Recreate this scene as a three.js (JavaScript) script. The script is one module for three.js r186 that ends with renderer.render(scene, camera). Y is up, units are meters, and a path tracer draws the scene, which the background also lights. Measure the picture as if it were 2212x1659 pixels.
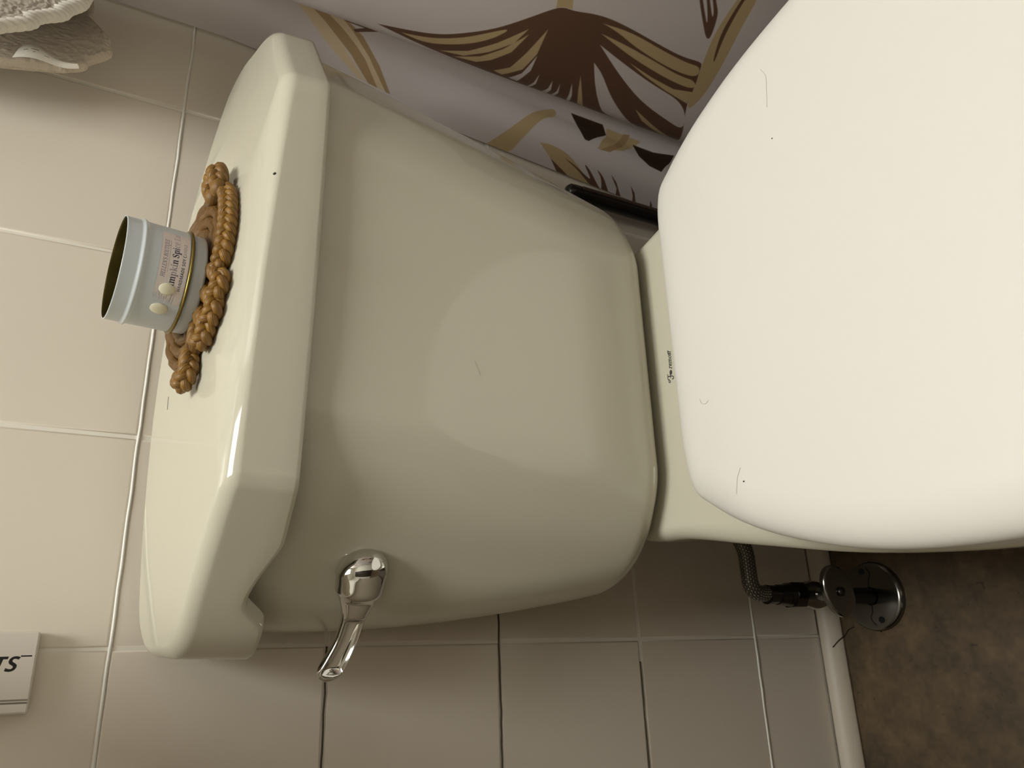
import * as THREE from 'three';
import { mergeGeometries, mergeVertices } from 'three/addons/utils/BufferGeometryUtils.js';
import { ImprovedNoise } from 'three/addons/math/ImprovedNoise.js';
import { RoundedBoxGeometry } from 'three/addons/geometries/RoundedBoxGeometry.js';
import { RectAreaLightUniformsLib } from 'three/addons/lights/RectAreaLightUniformsLib.js';

const V = (x, y, z) => new THREE.Vector3(x, y, z);
const scene = new THREE.Scene();
scene.background = new THREE.Color(0x000000);
const renderer = new THREE.WebGLRenderer({ antialias: true });
renderer.toneMapping = THREE.LinearToneMapping;
renderer.toneMappingExposure = 1.0;
renderer.shadowMap.enabled = true;
RectAreaLightUniformsLib.init();

// ---------- camera: a phone held on its side, so the picture's left is the room's up
const camera = new THREE.PerspectiveCamera(52.94, 2212 / 1659, 0.02, 20);
camera.position.set(-0.2252, 0.7492, 0.6300);
camera.matrixAutoUpdate = true;
{
  const r = V(-0.03299819, -0.87859891, 0.47641901), d = V(-0.93866368, -0.13646625, -0.31668196), f = V(0.34325154, -0.45764716, -0.82020574);
  camera.quaternion.setFromRotationMatrix(new THREE.Matrix4().makeBasis(r, d.clone().negate(), f.clone().negate()));
}
scene.add(camera);

// ---------- light: one large luminous ceiling panel
const PANEL = { x: -0.02, y: 2.2, z: 0.6, w: 0.46, h: 0.66 }, LAMP_COLOUR = new THREE.Color().setRGB(0.98, 1.0, 0.955);
const lamp = new THREE.RectAreaLight(LAMP_COLOUR, 20, PANEL.w, PANEL.h);
lamp.position.set(PANEL.x, PANEL.y - 0.004, PANEL.z); lamp.rotation.x = -Math.PI / 2; scene.add(lamp);

// ---------- helpers
let seed = 7; const rnd = () => (seed = (seed * 16807) % 2147483647) / 2147483647;
const noise = new ImprovedNoise();
const smooth = (a, b, x) => { const t = Math.min(1, Math.max(0, (x - a) / (b - a))); return t * t * (3 - 2 * t); };
const lerp = (a, b, t) => a + (b - a) * t;
const used = {};
const numbered = (n) => { const k = used[n] = (used[n] ?? -1) + 1; return k ? `${n}_${String(k).padStart(3, '0')}` : n; };
function tag(o, label, category, group) { o.userData.label = label; o.userData.category = category; if (group) o.userData.group = group; return o; }
function thing(name, label, category, at = [0, 0, 0], group) {
  const g = new THREE.Group(); g.name = numbered(name); g.position.set(...at); scene.add(g); return tag(g, label, category, group);
}
const partNames = new Map();
function part(name, geo, mat, parent, label) {                 // geometry comes in room coordinates
  let o = parent; while (o.parent && o.parent !== scene) o = o.parent;
  const g = geo.clone(); g.translate(-o.position.x, -o.position.y, -o.position.z);
  const m = new THREE.Mesh(g, mat); m.castShadow = m.receiveShadow = true;
  const key = parent.uuid + name, k = (partNames.get(key) ?? -1) + 1; partNames.set(key, k);
  m.name = k ? `${name}_${String(k).padStart(3, '0')}` : name;
  if (label) m.userData.label = label;
  parent.add(m); return m;
}
function struct(name) { const g = new THREE.Group(); g.name = name; g.userData.kind = 'structure'; scene.add(g); return g; }
function structMesh(name, geo, mat) { const m = new THREE.Mesh(geo, mat); m.name = name; m.userData.kind = 'structure'; m.castShadow = m.receiveShadow = true; scene.add(m); return m; }
const box = (x0, x1, y0, y1, z0, z1) => { const g = new THREE.BoxGeometry(x1 - x0, y1 - y0, z1 - z0); g.translate((x0 + x1) / 2, (y0 + y1) / 2, (z0 + z1) / 2); return g; };
function ringsGeo(rings, capA, capB, open) {                    // skin over rings of equal length
  const n = rings[0].length, pos = [], idx = [];
  for (const r of rings) for (const p of r) pos.push(p.x, p.y, p.z);
  const m = open ? n - 1 : n;
  for (let i = 0; i + 1 < rings.length; i++) for (let j = 0; j < m; j++) {
    const a = i * n + j, b = i * n + (j + 1) % n, c = a + n, d = b + n; idx.push(a, b, d, a, d, c);
  }
  const cap = (i, flip) => { const c = V(0, 0, 0); rings[i].forEach((p) => c.add(p)); c.divideScalar(n); const k = pos.length / 3; pos.push(c.x, c.y, c.z);
    for (let j = 0; j < n; j++) { const a = i * n + j, b = i * n + (j + 1) % n; flip ? idx.push(k, b, a) : idx.push(k, a, b); } };
  if (capA) cap(0, true); if (capB) cap(rings.length - 1, false);
  const g = new THREE.BufferGeometry(); g.setAttribute('position', new THREE.Float32BufferAttribute(pos, 3)); g.setIndex(idx); g.computeVertexNormals(); return g;
}
function rounded(pts, step = 0.003) {                           // polygon [x, z, radius] -> dense outline
  const out = [], n = pts.length;
  for (let i = 0; i < n; i++) {
    const [x, z, r] = pts[i], P = new THREE.Vector2(x, z), A = new THREE.Vector2(...pts[(i + n - 1) % n]).sub(P), B = new THREE.Vector2(...pts[(i + 1) % n]).sub(P);
    const la = A.length(), lb = B.length(); A.divideScalar(la); B.divideScalar(lb);
    const th = Math.acos(Math.max(-1, Math.min(1, A.dot(B)))), t = Math.min(r / Math.tan(th / 2), la * 0.48, lb * 0.48), rr = t * Math.tan(th / 2);
    const bis = A.clone().add(B).normalize(), C = P.clone().addScaledVector(bis, rr / Math.sin(th / 2));
    const s = P.clone().addScaledVector(A, t).sub(C), e = P.clone().addScaledVector(B, t).sub(C);
    let a0 = Math.atan2(s.y, s.x), da = Math.atan2(e.y, e.x) - a0; while (da > Math.PI) da -= 2 * Math.PI; while (da < -Math.PI) da += 2 * Math.PI;
    const k = 10; for (let j = 0; j <= k; j++) out.push([C.x + rr * Math.cos(a0 + da * j / k), C.y + rr * Math.sin(a0 + da * j / k)]);
  }
  const dense = [];
  out.forEach((p, i) => { const q = out[(i + 1) % out.length], L = Math.hypot(q[0] - p[0], q[1] - p[1]), m = Math.max(1, Math.ceil(L / step)); for (let j = 0; j < m; j++) dense.push([lerp(p[0], q[0], j / m), lerp(p[1], q[1], j / m)]); });
  return dense;
}
function spline(pts, n) {                                        // closed smooth outline
  const c = new THREE.CatmullRomCurve3(pts.map(([x, z]) => V(x, 0, z)), true, 'centripetal'); return c.getSpacedPoints(n).slice(0, n).map((p) => [p.x, p.z]);
}
const tube = (pts, r, seg = 64, rad = 12) => new THREE.TubeGeometry(new THREE.CatmullRomCurve3(pts.map((p) => V(...p)), false, 'centripetal'), seg, r, rad, false);
function canvasTex(w, h, draw, srgb = true) {
  const c = document.createElement('canvas'); c.width = w; c.height = h; draw(c.getContext('2d'), w, h);
  const t = new THREE.CanvasTexture(c); if (srgb) t.colorSpace = THREE.SRGBColorSpace; t.wrapS = t.wrapT = THREE.RepeatWrapping; return t;
}
function dataTex(n, f, srgb = true) {
  const d = new Uint8Array(n * n * 4);
  for (let y = 0; y < n; y++) for (let x = 0; x < n; x++) { const [r, g, b] = f(x / n, y / n), i = (y * n + x) * 4; d[i] = r; d[i + 1] = g; d[i + 2] = b; d[i + 3] = 255; }
  const t = new THREE.DataTexture(d, n, n); t.magFilter = t.minFilter = THREE.LinearFilter; t.wrapS = t.wrapT = THREE.RepeatWrapping; if (srgb) t.colorSpace = THREE.SRGBColorSpace; t.needsUpdate = true; return t;
}
function planarUV(geo, ax, ay, scale = 1) { const p = geo.attributes.position, uv = []; for (let i = 0; i < p.count; i++) uv.push(p.getComponent(i, ax) * scale, p.getComponent(i, ay) * scale); geo.setAttribute('uv', new THREE.Float32BufferAttribute(uv, 2)); return geo; }
const std = (hex, rough, o = {}) => new THREE.MeshPhysicalMaterial({ color: new THREE.Color(hex), roughness: rough, ...o });

// ---------- materials
const M = {
  porcelain: std('#c8c3b1', 0.06),
  seat: std('#e2ded7', 0.42),
  grout: std('#efe9de', 0.5),
  plaster: std('#e9e4d8', 0.8),
  white: std('#efebe2', 0.7),
  chrome: std('#d9d8d4', 0.05, { metalness: 1 }),
  oldChrome: std('#8d8b88', 0.2, { metalness: 1 }),
  darkMetal: std('#4a4744', 0.28, { metalness: 1 }),
  hole: std('#0c0a09', 0.7),
  rod: std('#15110f', 0.25),
  tin: std('#cdd3d6', 0.3),
  brass: std('#8c7b45', 0.32, { metalness: 1 }),
  tinInside: std('#6d6233', 0.35, { metalness: 0.9 }),
  wax: std('#e3ddc4', 0.45),
  tub: std('#d9d4c6', 0.15),
  plate: std('#83807c', 0.2, { metalness: 1 }),
  vanity: std('#b8ad9b', 0.5),
  door: std('#33271e', 0.5),
};
const tileMats = ['#e3d9cb', '#e5dbcd', '#e1d7c8', '#e7ddcf'].map((c) => std(c, 0.2));

// ---------- the room
const T = 0.1524, X0 = -0.205, YA = 0.7245;
const H = 2.25, XL = -1.15, XR = 1.12, ZF = 1.75, TH = 0.1;
{
  const grid = (n, s) => { let q = s; const a = Array.from({ length: n * n }, () => (q = (q * 16807) % 2147483647) / 2147483647 - 0.5); return (u, v) => { const x = u * n, y = v * n, i = Math.floor(x), j = Math.floor(y), f = smooth(0, 1, x - i), g = smooth(0, 1, y - j), at = (p, r) => a[(r % n) * n + p % n]; return lerp(lerp(at(i, j), at(i + 1, j), f), lerp(at(i, j + 1), at(i + 1, j + 1), f), g); }; };
  const g1 = grid(9, 11), g2 = grid(31, 23), g3 = grid(90, 37), g4 = grid(220, 51), g5 = grid(130, 77);
  const fl = dataTex(1024, (u, v) => {
    let k = 1 + 0.22 * g1(u, v) + 0.26 * g2(u, v) + 0.2 * g3(u, v) + 0.16 * g4(u, v); if (g5(u, v) > 0.465) k *= 0.72;
    return [84 * k, 68 * k, 48 * k].map((c) => Math.max(0, Math.min(255, c)));
  });
  fl.repeat.set(1.25, 1.25);
  structMesh('floor', planarUV(box(XL - TH, XR + TH, -TH, 0, -TH, ZF + TH), 0, 2), std('#ffffff', 0.55, { map: fl }));
  structMesh('ceiling', box(XL - TH, XR + TH, H, H + TH, -TH, ZF + TH), M.white);
  structMesh('wall_left', box(XL - TH, XL, 0, H, 0, ZF), M.plaster);
  structMesh('wall_right', box(XR, XR + TH, 0, H, 0, ZF), M.plaster);
  structMesh('wall_front', box(XL, XR, 0, H, ZF, ZF + TH), M.plaster);
  const dr = struct('door_1');  // added unseen door, kept dark for the dark spot mirrored in the lever
  part('door_leaf', box(-0.95, -0.2, 0.01, 2.0, ZF - 0.035, ZF - 0.002), M.door, dr);
  part('door_frame', mergeGeometries([box(-1.02, -0.95, 0, 2.07, ZF - 0.05, ZF), box(-0.2, -0.13, 0, 2.07, ZF - 0.05, ZF), box(-1.02, -0.13, 2.0, 2.07, ZF - 0.05, ZF)]), M.white, dr);
  const wb = struct('wall_back');
  part('wall_core', box(XL, XR, 0, H, -TH, -0.006), M.plaster, wb);
  const top = YA + 4 * T;
  part('grout', box(XL, XR, 0, top, -0.006, -0.0007), M.grout, wb);
  part('plaster', box(XL, XR, top, H, -0.006, 0), M.plaster, wb);
  const tileGeo = (w, h) => {                                     // pressed tile with a softly pillowed edge
    const rings = [[0, -0.006], [0, -0.0012], [0.0004, -0.0004], [0.0016, 0]].map(([d, z]) => [[-1, -1], [1, -1], [1, 1], [-1, 1]].map(([sx, sy]) => V(sx * (w / 2 - d), sy * (h / 2 - d), z)));
    return ringsGeo(rings, false, true);
  };
  const gFull = tileGeo(T - 0.0024, T - 0.0024), cutH = YA - 4 * T - 0.0175, gCut = tileGeo(T - 0.0024, cutH - 0.0024);
  for (let j = -4; j <= 4; j++) for (let i = -5; i <= 5; i++) {
    const cut = j === 4, y = cut ? YA - 4 * T - cutH / 2 : YA - (j + 0.5) * T;
    const m = part('tile', cut ? gCut : gFull, tileMats[Math.floor(rnd() * 4)], wb);
    m.position.set(X0 + (i + 0.5) * T + (rnd() - 0.5) * 0.0008, y + (rnd() - 0.5) * 0.0008, (rnd() - 0.5) * 0.0007);
    m.rotation.set((rnd() - 0.5) * 0.005, (rnd() - 0.5) * 0.005, (rnd() - 0.5) * 0.002);
  }
  // caulk beads, and dark strips painting the shadow in open tile gaps
  const joint = (name, y, xa, xb, r, z, mat) => { const p = []; for (let k = 0; k <= 90; k++) { const x = lerp(xa, xb, k / 90); p.push([x, y + 0.0007 * noise.noise(x * 60, y * 9, 3), z + 0.0004 * noise.noise(x * 90, y * 7, 8)]); } part(name, tube(p, r, 180, 6), mat, wb); };
  const caulk = std('#f4f0e8', 0.4), jointShade = std('#4d4436', 0.8);
  joint('caulk_line', YA, -0.95, 0.62, 0.0013, -0.0004, caulk); joint('caulk_line', YA - 4 * T, -0.95, 0.5, 0.0013, -0.0004, caulk);
  joint('shadow_joint', YA - T, -0.95, X0 - 0.001, 0.0008, -0.0003, jointShade); joint('shadow_joint', YA - 2 * T, -0.95, X0 + 0.05, 0.0008, -0.0003, jointShade); joint('shadow_joint', YA - 3 * T + 0.0008, -0.95, X0 - 0.02, 0.0009, -0.0003, jointShade);
  // rounded cove strip along the foot of the tiles
  const R = 0.0185, prof = []; for (let k = 0; k <= 10; k++) { const a = k / 10 * Math.PI / 2; prof.push([R * Math.sin(a), R * Math.cos(a)]); }
  const rings = []; for (let k = 0; k <= 60; k++) { const x = lerp(-1.14, 0.33, k / 60), w = 0.0006 * noise.noise(x * 30, 3, 1); rings.push([[0, 0], ...prof].map(([z, y]) => V(x, Math.max(0, y + (y > 0 ? w : 0)), z + (z > 0 ? w : 0)))); }
  structMesh('trim_1', ringsGeo(rings, true, true), std('#cbbfae', 0.45));
}

// ---------- ceiling lamp
{
  const { x, y, z, w, h } = PANEL, t = thing('ceiling_light', 'flat luminous ceiling panel in a white frame above the toilet', 'light', [x, y, z]);
  part('frame', mergeGeometries([box(x - w / 2 - 0.03, x - w / 2, y - 0.012, H - 0.0005, z - h / 2 - 0.03, z + h / 2 + 0.03), box(x + w / 2, x + w / 2 + 0.03, y - 0.012, H - 0.0005, z - h / 2 - 0.03, z + h / 2 + 0.03), box(x - w / 2, x + w / 2, y - 0.012, H - 0.0005, z - h / 2 - 0.03, z - h / 2), box(x - w / 2, x + w / 2, y - 0.012, H - 0.0005, z + h / 2, z + h / 2 + 0.03)]), M.white, t);
  part('diffuser', box(x - w / 2, x + w / 2, y, y + 0.006, z - h / 2, z + h / 2), new THREE.MeshStandardMaterial({ color: 0xffffff, emissive: LAMP_COLOUR, emissiveIntensity: 3 }), t);
}

// ---------- toilet
const YAW = 4.5 * Math.PI / 180, LX = 0.0185, LZ = 0.186;         // the tank top sits slightly askew on the bowl
const toWorld = (u, w, yaw = YAW, cx = LX, cz = LZ) => [cx + u * Math.cos(yaw) - w * Math.sin(yaw), cz + u * Math.sin(yaw) + w * Math.cos(yaw)];
const toLid = (x, z) => { const a = x - LX, b = z - LZ; return [a * Math.cos(YAW) + b * Math.sin(YAW), -a * Math.sin(YAW) + b * Math.cos(YAW)]; };
const LW = 0.162;
const lidH = (u, w) => 0.7179 - 0.038 * u - 0.34 * u * u - 0.2 * (w + LW);
function edge(u, w) {                                             // how wide and how deep the lid's edge is rounded
  const front = smooth(-0.07, -0.01, w) * (1 - smooth(0.02, 0.165, Math.abs(u))), back = 1 - smooth(-0.15, -0.12, w);
  return [lerp(lerp(0.009, 0.006, back), 0.044, front), lerp(lerp(0.009, 0.006, back), 0.0115, front)];
}
const lidTopAt = (x, z) => { const [u, w] = toLid(x, z); let y = lidH(u, w); const [a, b] = [0.044, 0.0115], d = -w; if (d < a) { const k = 1 - d / a; y -= b * (1 - Math.sqrt(Math.max(0, 1 - k * k))); } return y; };
const toilet = thing('toilet', 'bone coloured porcelain toilet with closed white lid and chrome lever', 'toilet', [0, 0, 0.3]);
{
  // tank lid
  const plan = rounded([[0.14, 0, 0.016], [0.243, -0.083, 0.055], [0.243, -LW, 0.03], [-0.243, -LW, 0.03], [-0.243, -0.083, 0.055], [-0.14, 0, 0.016]]);
  const bow = (u, w) => w + 0.004 * Math.max(0, 1 - (u / 0.14) ** 2) * smooth(-0.02, 0, w);
  const P = plan.map(([u, w]) => [u, bow(u, w)]);
  const spine = ([u]) => [Math.max(-0.13, Math.min(0.13, u)), -0.085];
  const inset = (p, d) => { const s = spine(p), L = Math.hypot(s[0] - p[0], s[1] - p[1]), f = Math.min(1, d / L); return [lerp(p[0], s[0], f), lerp(p[1], s[1], f)]; };
  const fr = (p, f) => { const s = spine(p); return [lerp(p[0], s[0], f), lerp(p[1], s[1], f)]; };
  const yb = (u) => 0.6418 + 0.001 * u;
  const notch = ([u, w]) => (w > -0.1 ? 0.0145 * smooth(-0.172, -0.21, u) ** 0.7 * (1 - smooth(-0.2085, -0.225, u)) ** 0.8 : 0);
  const ring = (pf, yf) => P.map((p) => { const q = pf(p), [x, z] = toWorld(q[0], q[1]); return V(x, yf(p, q), z); });
  const rings = [];
  rings.push(ring((p) => fr(p, 1), (p, q) => yb(q[0]) + 0.026), ring((p) => inset(p, 0.012), (p, q) => yb(q[0]) + 0.026));
  rings.push(ring((p) => inset(p, 0.012), (p) => yb(p[0]) + notch(p) + 0.001), ring((p) => inset(p, 0.010), (p) => yb(p[0]) + notch(p)), ring((p) => inset(p, 0.003), (p) => yb(p[0]) + notch(p)), ring((p) => inset(p, 0.0008), (p) => yb(p[0]) + notch(p) + 0.001), ring((p) => inset(p, 0), (p) => yb(p[0]) + notch(p) + 0.0035));
  for (const k of [0.35, 0.7]) rings.push(ring((p) => inset(p, 0.0012 * k), (p) => lerp(yb(p[0]) + notch(p) + 0.0035, lidH(...p) - edge(...p)[1], k)));
  const E = P.map((p) => edge(...p));
  for (let k = 0; k <= 12; k++) {
    const a = k / 12 * Math.PI / 2;
    rings.push(P.map((p, i) => { const [ea, eb] = E[i], q = inset(p, 0.0012 + ea * (1 - Math.cos(a))), [x, z] = toWorld(...q); return V(x, lidH(...q) - eb * (1 - Math.sin(a)), z); }));
  }
  for (const f of [0.25, 0.5, 0.75, 1]) rings.push(P.map((p, i) => { const q0 = inset(p, 0.0012 + E[i][0]), s = spine(p), q = [lerp(q0[0], s[0], f), lerp(q0[1], s[1], f)], [x, z] = toWorld(...q); return V(x, lidH(...q), z); }));
  part('tank_lid', ringsGeo(rings), M.porcelain, toilet);

  // tank, narrowing towards its foot
  const tr = [];
  const tankRing = (y, ins, cornerR) => {
    const k = Math.min(1, Math.max(0, (0.66 - y) / 0.29)), kk = k ** 1.6;
    const hw = lerp(0.2345, 0.1725, kk) - ins, cf = lerp(0.134, 0.122, kk) - ins * 0.5, yaw = lerp(YAW, 0, k), cx = lerp(0.029, 0.001, k ** 1.15), fz = lerp(0.1765, 0.178, k) - ins, side = lerp(0.1, 0.105, k);
    const pl = rounded([[cf, 0, 0.11], [hw, -(hw - cf) * 0.9, 0.075], [hw, -fz + 0.02 + ins, 0.02], [-hw, -fz + 0.02 + ins, 0.02], [-hw, -(hw - cf) * 0.9, 0.075], [-cf, 0, 0.11]], 1);
    const bowT = (u, w) => w + lerp(0.005, 0.009, k) * Math.max(0, 1 - (u / cf) ** 2) * smooth(-0.03, 0, w);
    return resample(pl.map(([u, w]) => toWorld(u, bowT(u, w), yaw, cx, fz)), 360).map(([x, z]) => V(x, y, z));
  };
  function resample(pl, n) {
    const c = [...pl, pl[0]], L = [0]; for (let i = 1; i < c.length; i++) L.push(L[i - 1] + Math.hypot(c[i][0] - c[i - 1][0], c[i][1] - c[i - 1][1]));
    const out = []; let j = 0; for (let i = 0; i < n; i++) { const s = L[L.length - 1] * i / n; while (L[j + 1] < s) j++; const t = (s - L[j]) / (L[j + 1] - L[j] || 1); out.push([lerp(c[j][0], c[j + 1][0], t), lerp(c[j][1], c[j + 1][1], t)]); }
    return out;
  }
  const r = 0.021, yf = 0.364;
  for (let k = 0; k <= 8; k++) { const a = k / 8 * Math.PI / 2; tr.push(tankRing(yf + r * (1 - Math.sin(a)), r * (1 - Math.cos(a)), 0.04)); }
  tr.reverse();
  const up = []; for (let k = 0; k <= 40; k++) up.push(tankRing(lerp(0.66, yf + r, k / 40), 0, 0.04));
  part('tank', ringsGeo([...up.slice(0, -1), ...tr.reverse()].reverse(), true, true), M.porcelain, toilet);
}
{
  // bowl with the shelf that carries the tank
  const top = spline([[0.098, 0.03], [0.107, 0.1], [0.1165, 0.164], [0.1265, 0.205], [0.146, 0.26], [0.166, 0.33], [0.18, 0.42], [0.179, 0.5], [0.16, 0.59], [0.11, 0.665], [0.04, 0.697], [-0.04, 0.697], [-0.11, 0.665], [-0.16, 0.59], [-0.177, 0.5], [-0.179, 0.42], [-0.171, 0.335], [-0.154, 0.247], [-0.1395, 0.177], [-0.1375, 0.15], [-0.133, 0.128], [-0.1, 0.1], [-0.09, 0.05], [-0.07, 0.027], [0.06, 0.026]], 240);
  const foot = spline([[0.09, 0.16], [0.1, 0.25], [0.105, 0.4], [0.09, 0.53], [0.03, 0.6], [-0.03, 0.6], [-0.09, 0.53], [-0.105, 0.4], [-0.1, 0.25], [-0.09, 0.16], [0, 0.13]], 240);
  // start both outlines at the same heading from the centre
  const C = [0, 0.37], byAngle = (pl) => { const n = 240, out = []; for (let k = 0; k < n; k++) { const a = -k / n * Math.PI * 2, dx = Math.cos(a), dz = Math.sin(a); let best = 0; for (let i = 0; i < pl.length; i++) { const p = pl[i], q = pl[(i + 1) % pl.length], ex = q[0] - p[0], ez = q[1] - p[1], den = dx * ez - dz * ex; if (Math.abs(den) < 1e-12) continue; const t = ((p[0] - C[0]) * ez - (p[1] - C[1]) * ex) / den, s = ((p[0] - C[0]) * dz - (p[1] - C[1]) * dx) / den; if (t > best && s >= 0 && s <= 1) best = t; } out.push([C[0] + dx * best, C[1] + dz * best]); } return out; };
  const A = byAngle(top), B = byAngle(foot);
  const ring = (y, f, ins) => A.map((p, i) => { const q = [lerp(p[0], B[i][0], f), lerp(p[1], B[i][1], f)], L = Math.hypot(q[0] - C[0], q[1] - C[1]), k = 1 - ins / L; return V(C[0] + (q[0] - C[0]) * k, y, C[1] + (q[1] - C[1]) * k); });
  const rings = [[0, 1, -0.012], [0.02, 1, -0.012], [0.05, 1, 0], [0.12, 1, 0.004], [0.19, 0.95, 0], [0.25, 0.8, 0], [0.29, 0.5, 0], [0.315, 0.16, 0.002], [0.33, 0, 0.001], [0.348, 0, 0]].map((a) => ring(...a));
  for (let k = 1; k <= 6; k++) { const a = k / 6 * Math.PI / 2; rings.push(ring(0.348 + 0.013 * Math.sin(a), 0, 0.016 * (1 - Math.cos(a)))); }
  const bowl = part('bowl', ringsGeo(rings, true, true), M.porcelain, toilet);
  const gasket = new THREE.CylinderGeometry(0.05, 0.05, 0.012, 32); gasket.translate(-0.005, 0.3635, 0.1); part('gasket', gasket, M.hole, toilet, 'dark gasket between tank and bowl');
  // maker's script on the shelf
  const logo = canvasTex(512, 192, (c, w, h) => {
    c.clearRect(0, 0, w, h); c.strokeStyle = c.fillStyle = '#101418'; c.lineCap = c.lineJoin = 'round';
    c.lineWidth = 9; c.beginPath(); c.moveTo(70, 62); c.bezierCurveTo(20, 40, 0, 92, 40, 88); c.bezierCurveTo(66, 84, 60, 44, 90, 40); c.bezierCurveTo(112, 36, 124, 56, 146, 40); c.stroke();
    c.lineWidth = 11; c.beginPath(); c.moveTo(112, 46); c.bezierCurveTo(108, 96, 110, 140, 84, 158); c.bezierCurveTo(60, 168, 44, 146, 62, 134); c.stroke();
    c.lineWidth = 8; c.beginPath(); c.moveTo(84, 100); c.lineTo(136, 94); c.stroke();
    c.beginPath(); c.ellipse(160, 112, 36, 24, 0, 0, Math.PI * 2); c.fill();
    c.fillStyle = '#8d8873'; c.fillRect(130, 104, 60, 4); c.fillRect(130, 117, 60, 4); c.fillStyle = '#101418';
    c.font = 'italic 92px serif'; c.setTransform(0.86, 0, -0.26, 1.05, 204, 138); c.fillText('remost', 0, 0); c.lineWidth = 3; c.strokeText('remost', 0, 0); c.setTransform(1, 0, 0, 1, 0, 0);
    c.lineWidth = 7; c.beginPath(); c.moveTo(430, 82); c.lineTo(492, 70); c.stroke();
  });
  const lg = new THREE.PlaneGeometry(0.029, 0.0109); lg.rotateX(-Math.PI / 2); lg.rotateY(-0.06); lg.translate(-0.006, 0.3613, 0.1922);
  part('maker_mark', lg, new THREE.MeshStandardMaterial({ map: logo, transparent: true, roughness: 0.4 }), bowl, 'black script maker\'s name printed on the shelf');

  // seat ring and closed lid
  const lidPl = spline([[0.0, 0.2355], [0.06, 0.2356], [0.102, 0.237], [0.1185, 0.2425], [0.1265, 0.2545], [0.1425, 0.288], [0.159, 0.33], [0.17, 0.375], [0.178, 0.43], [0.177, 0.5], [0.158, 0.59], [0.11, 0.66], [0.05, 0.69], [0, 0.695], [-0.05, 0.69], [-0.11, 0.66], [-0.158, 0.59], [-0.177, 0.5], [-0.1805, 0.44], [-0.177, 0.38], [-0.166, 0.33], [-0.1495, 0.286], [-0.131, 0.255], [-0.121, 0.2425], [-0.1, 0.2368], [-0.06, 0.2356]], 300).map(([x, z]) => [x, z]).reverse();
  const mid = ([x, z]) => [0, Math.max(0.37, Math.min(0.56, z))];
  const ins = (p, d) => { const s = mid(p), L = Math.hypot(s[0] - p[0], s[1] - p[1]), f = Math.min(1, d / L); return [lerp(p[0], s[0], f), lerp(p[1], s[1], f)]; };
  const topY = (x, z) => 0.4085 - 0.0065 * (1 - smooth(0.235, 0.3, z)) + 0.002 * (1 - (x / 0.18) ** 2);
  const at = (d, y) => lidPl.map((p) => { const q = ins(p, d); return V(q[0], typeof y === 'function' ? y(...q) : y, q[1]); });
  const lr = [at(0.03, 0.3885), at(0.003, 0.3885), at(0.0008, 0.3892), at(0, 0.391)];
  for (let k = 1; k <= 10; k++) { const a = k / 10 * Math.PI / 2; lr.push(at(0.026 * (1 - Math.cos(a)) ** 1.15, (x, z) => lerp(0.391, topY(x, z), Math.sin(a)))); }
  for (const f of [0.2, 0.45, 0.7, 1]) lr.push(lidPl.map((p) => { const q0 = ins(p, 0.026), s = mid(p), q = [lerp(q0[0], s[0], f), lerp(q0[1], s[1], f)]; return V(q[0], topY(...q), q[1]); }));
  part('seat_lid', ringsGeo(lr, true, false), M.seat, toilet, 'white satin closed lid');
  const sh = new THREE.Shape(lidPl.map(([x, z]) => new THREE.Vector2(x * 0.97, -(0.44 + (z - 0.44) * 0.965)))), hole = new THREE.Path(); hole.absellipse(0, -0.47, 0.105, 0.14, 0, Math.PI * 2); sh.holes.push(hole);
  const sg = new THREE.ExtrudeGeometry(sh, { depth: 0.018, bevelSize: 0.004, bevelThickness: 0.003, bevelSegments: 3, curveSegments: 24 }); sg.rotateX(-Math.PI / 2); sg.translate(0, 0.3655, 0);
  part('seat', sg, M.seat, toilet, 'white seat under the lid');

  // flush lever on the left chamfer
  const O = V(-0.1638, 0.5842, 0.1202), arm = V(-0.87, 0.12, -0.47).normalize(), up = V(0, 1, 0), out = V(-0.7, 0.04, 0.71).normalize(), nrm = new THREE.Vector3().crossVectors(up, arm).normalize(); if (nrm.dot(out) < 0) nrm.negate();
  const lever = new THREE.Group(); lever.name = 'flush_lever'; lever.userData.label = 'chrome flush lever'; toilet.add(lever);
  const put = (name, g, m) => { g = g.clone(); g.translate(0, 0, -0.3); const q = new THREE.Mesh(g, m); q.name = name; q.castShadow = q.receiveShadow = true; lever.add(q); };
  const boss = new THREE.CylinderGeometry(0.013, 0.0145, 0.02, 32); boss.applyQuaternion(new THREE.Quaternion().setFromUnitVectors(V(0, 1, 0), out)); boss.translate(O.x - out.x * 0.012, O.y - out.y * 0.012, O.z - out.z * 0.012); put('stem', boss, M.chrome);
  const rings2 = [], R = 0.0178, pn = (a, b, n = 4) => (a ** n + b ** n) ** (1 / n), N = 90;
  for (let k = 0; k <= N; k++) {
    const s = k < 40 ? -R * Math.cos(k / 40 * Math.PI / 2 * 1.02) : lerp(0.0005, 0.0735, (k - 40) / (N - 40));
    const ball = Math.sqrt(Math.max(0, 1 - (s / R) ** 2)), g = smooth(-0.004, 0.014, s);
    const endk = s > 0.066 ? Math.sqrt(Math.max(0, 1 - ((s - 0.066) / 0.0076) ** 2)) : 1;
    const neck = lerp(0.0158, 0.0078, smooth(0.006, 0.034, s)) + 0.001 * smooth(0.04, 0.068, s);
    const h = Math.max(1e-5, pn(R * ball, g * neck) * endk), dish = smooth(0.0295, 0.034, s) * (1 - smooth(0.0655, 0.069, s));
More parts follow.
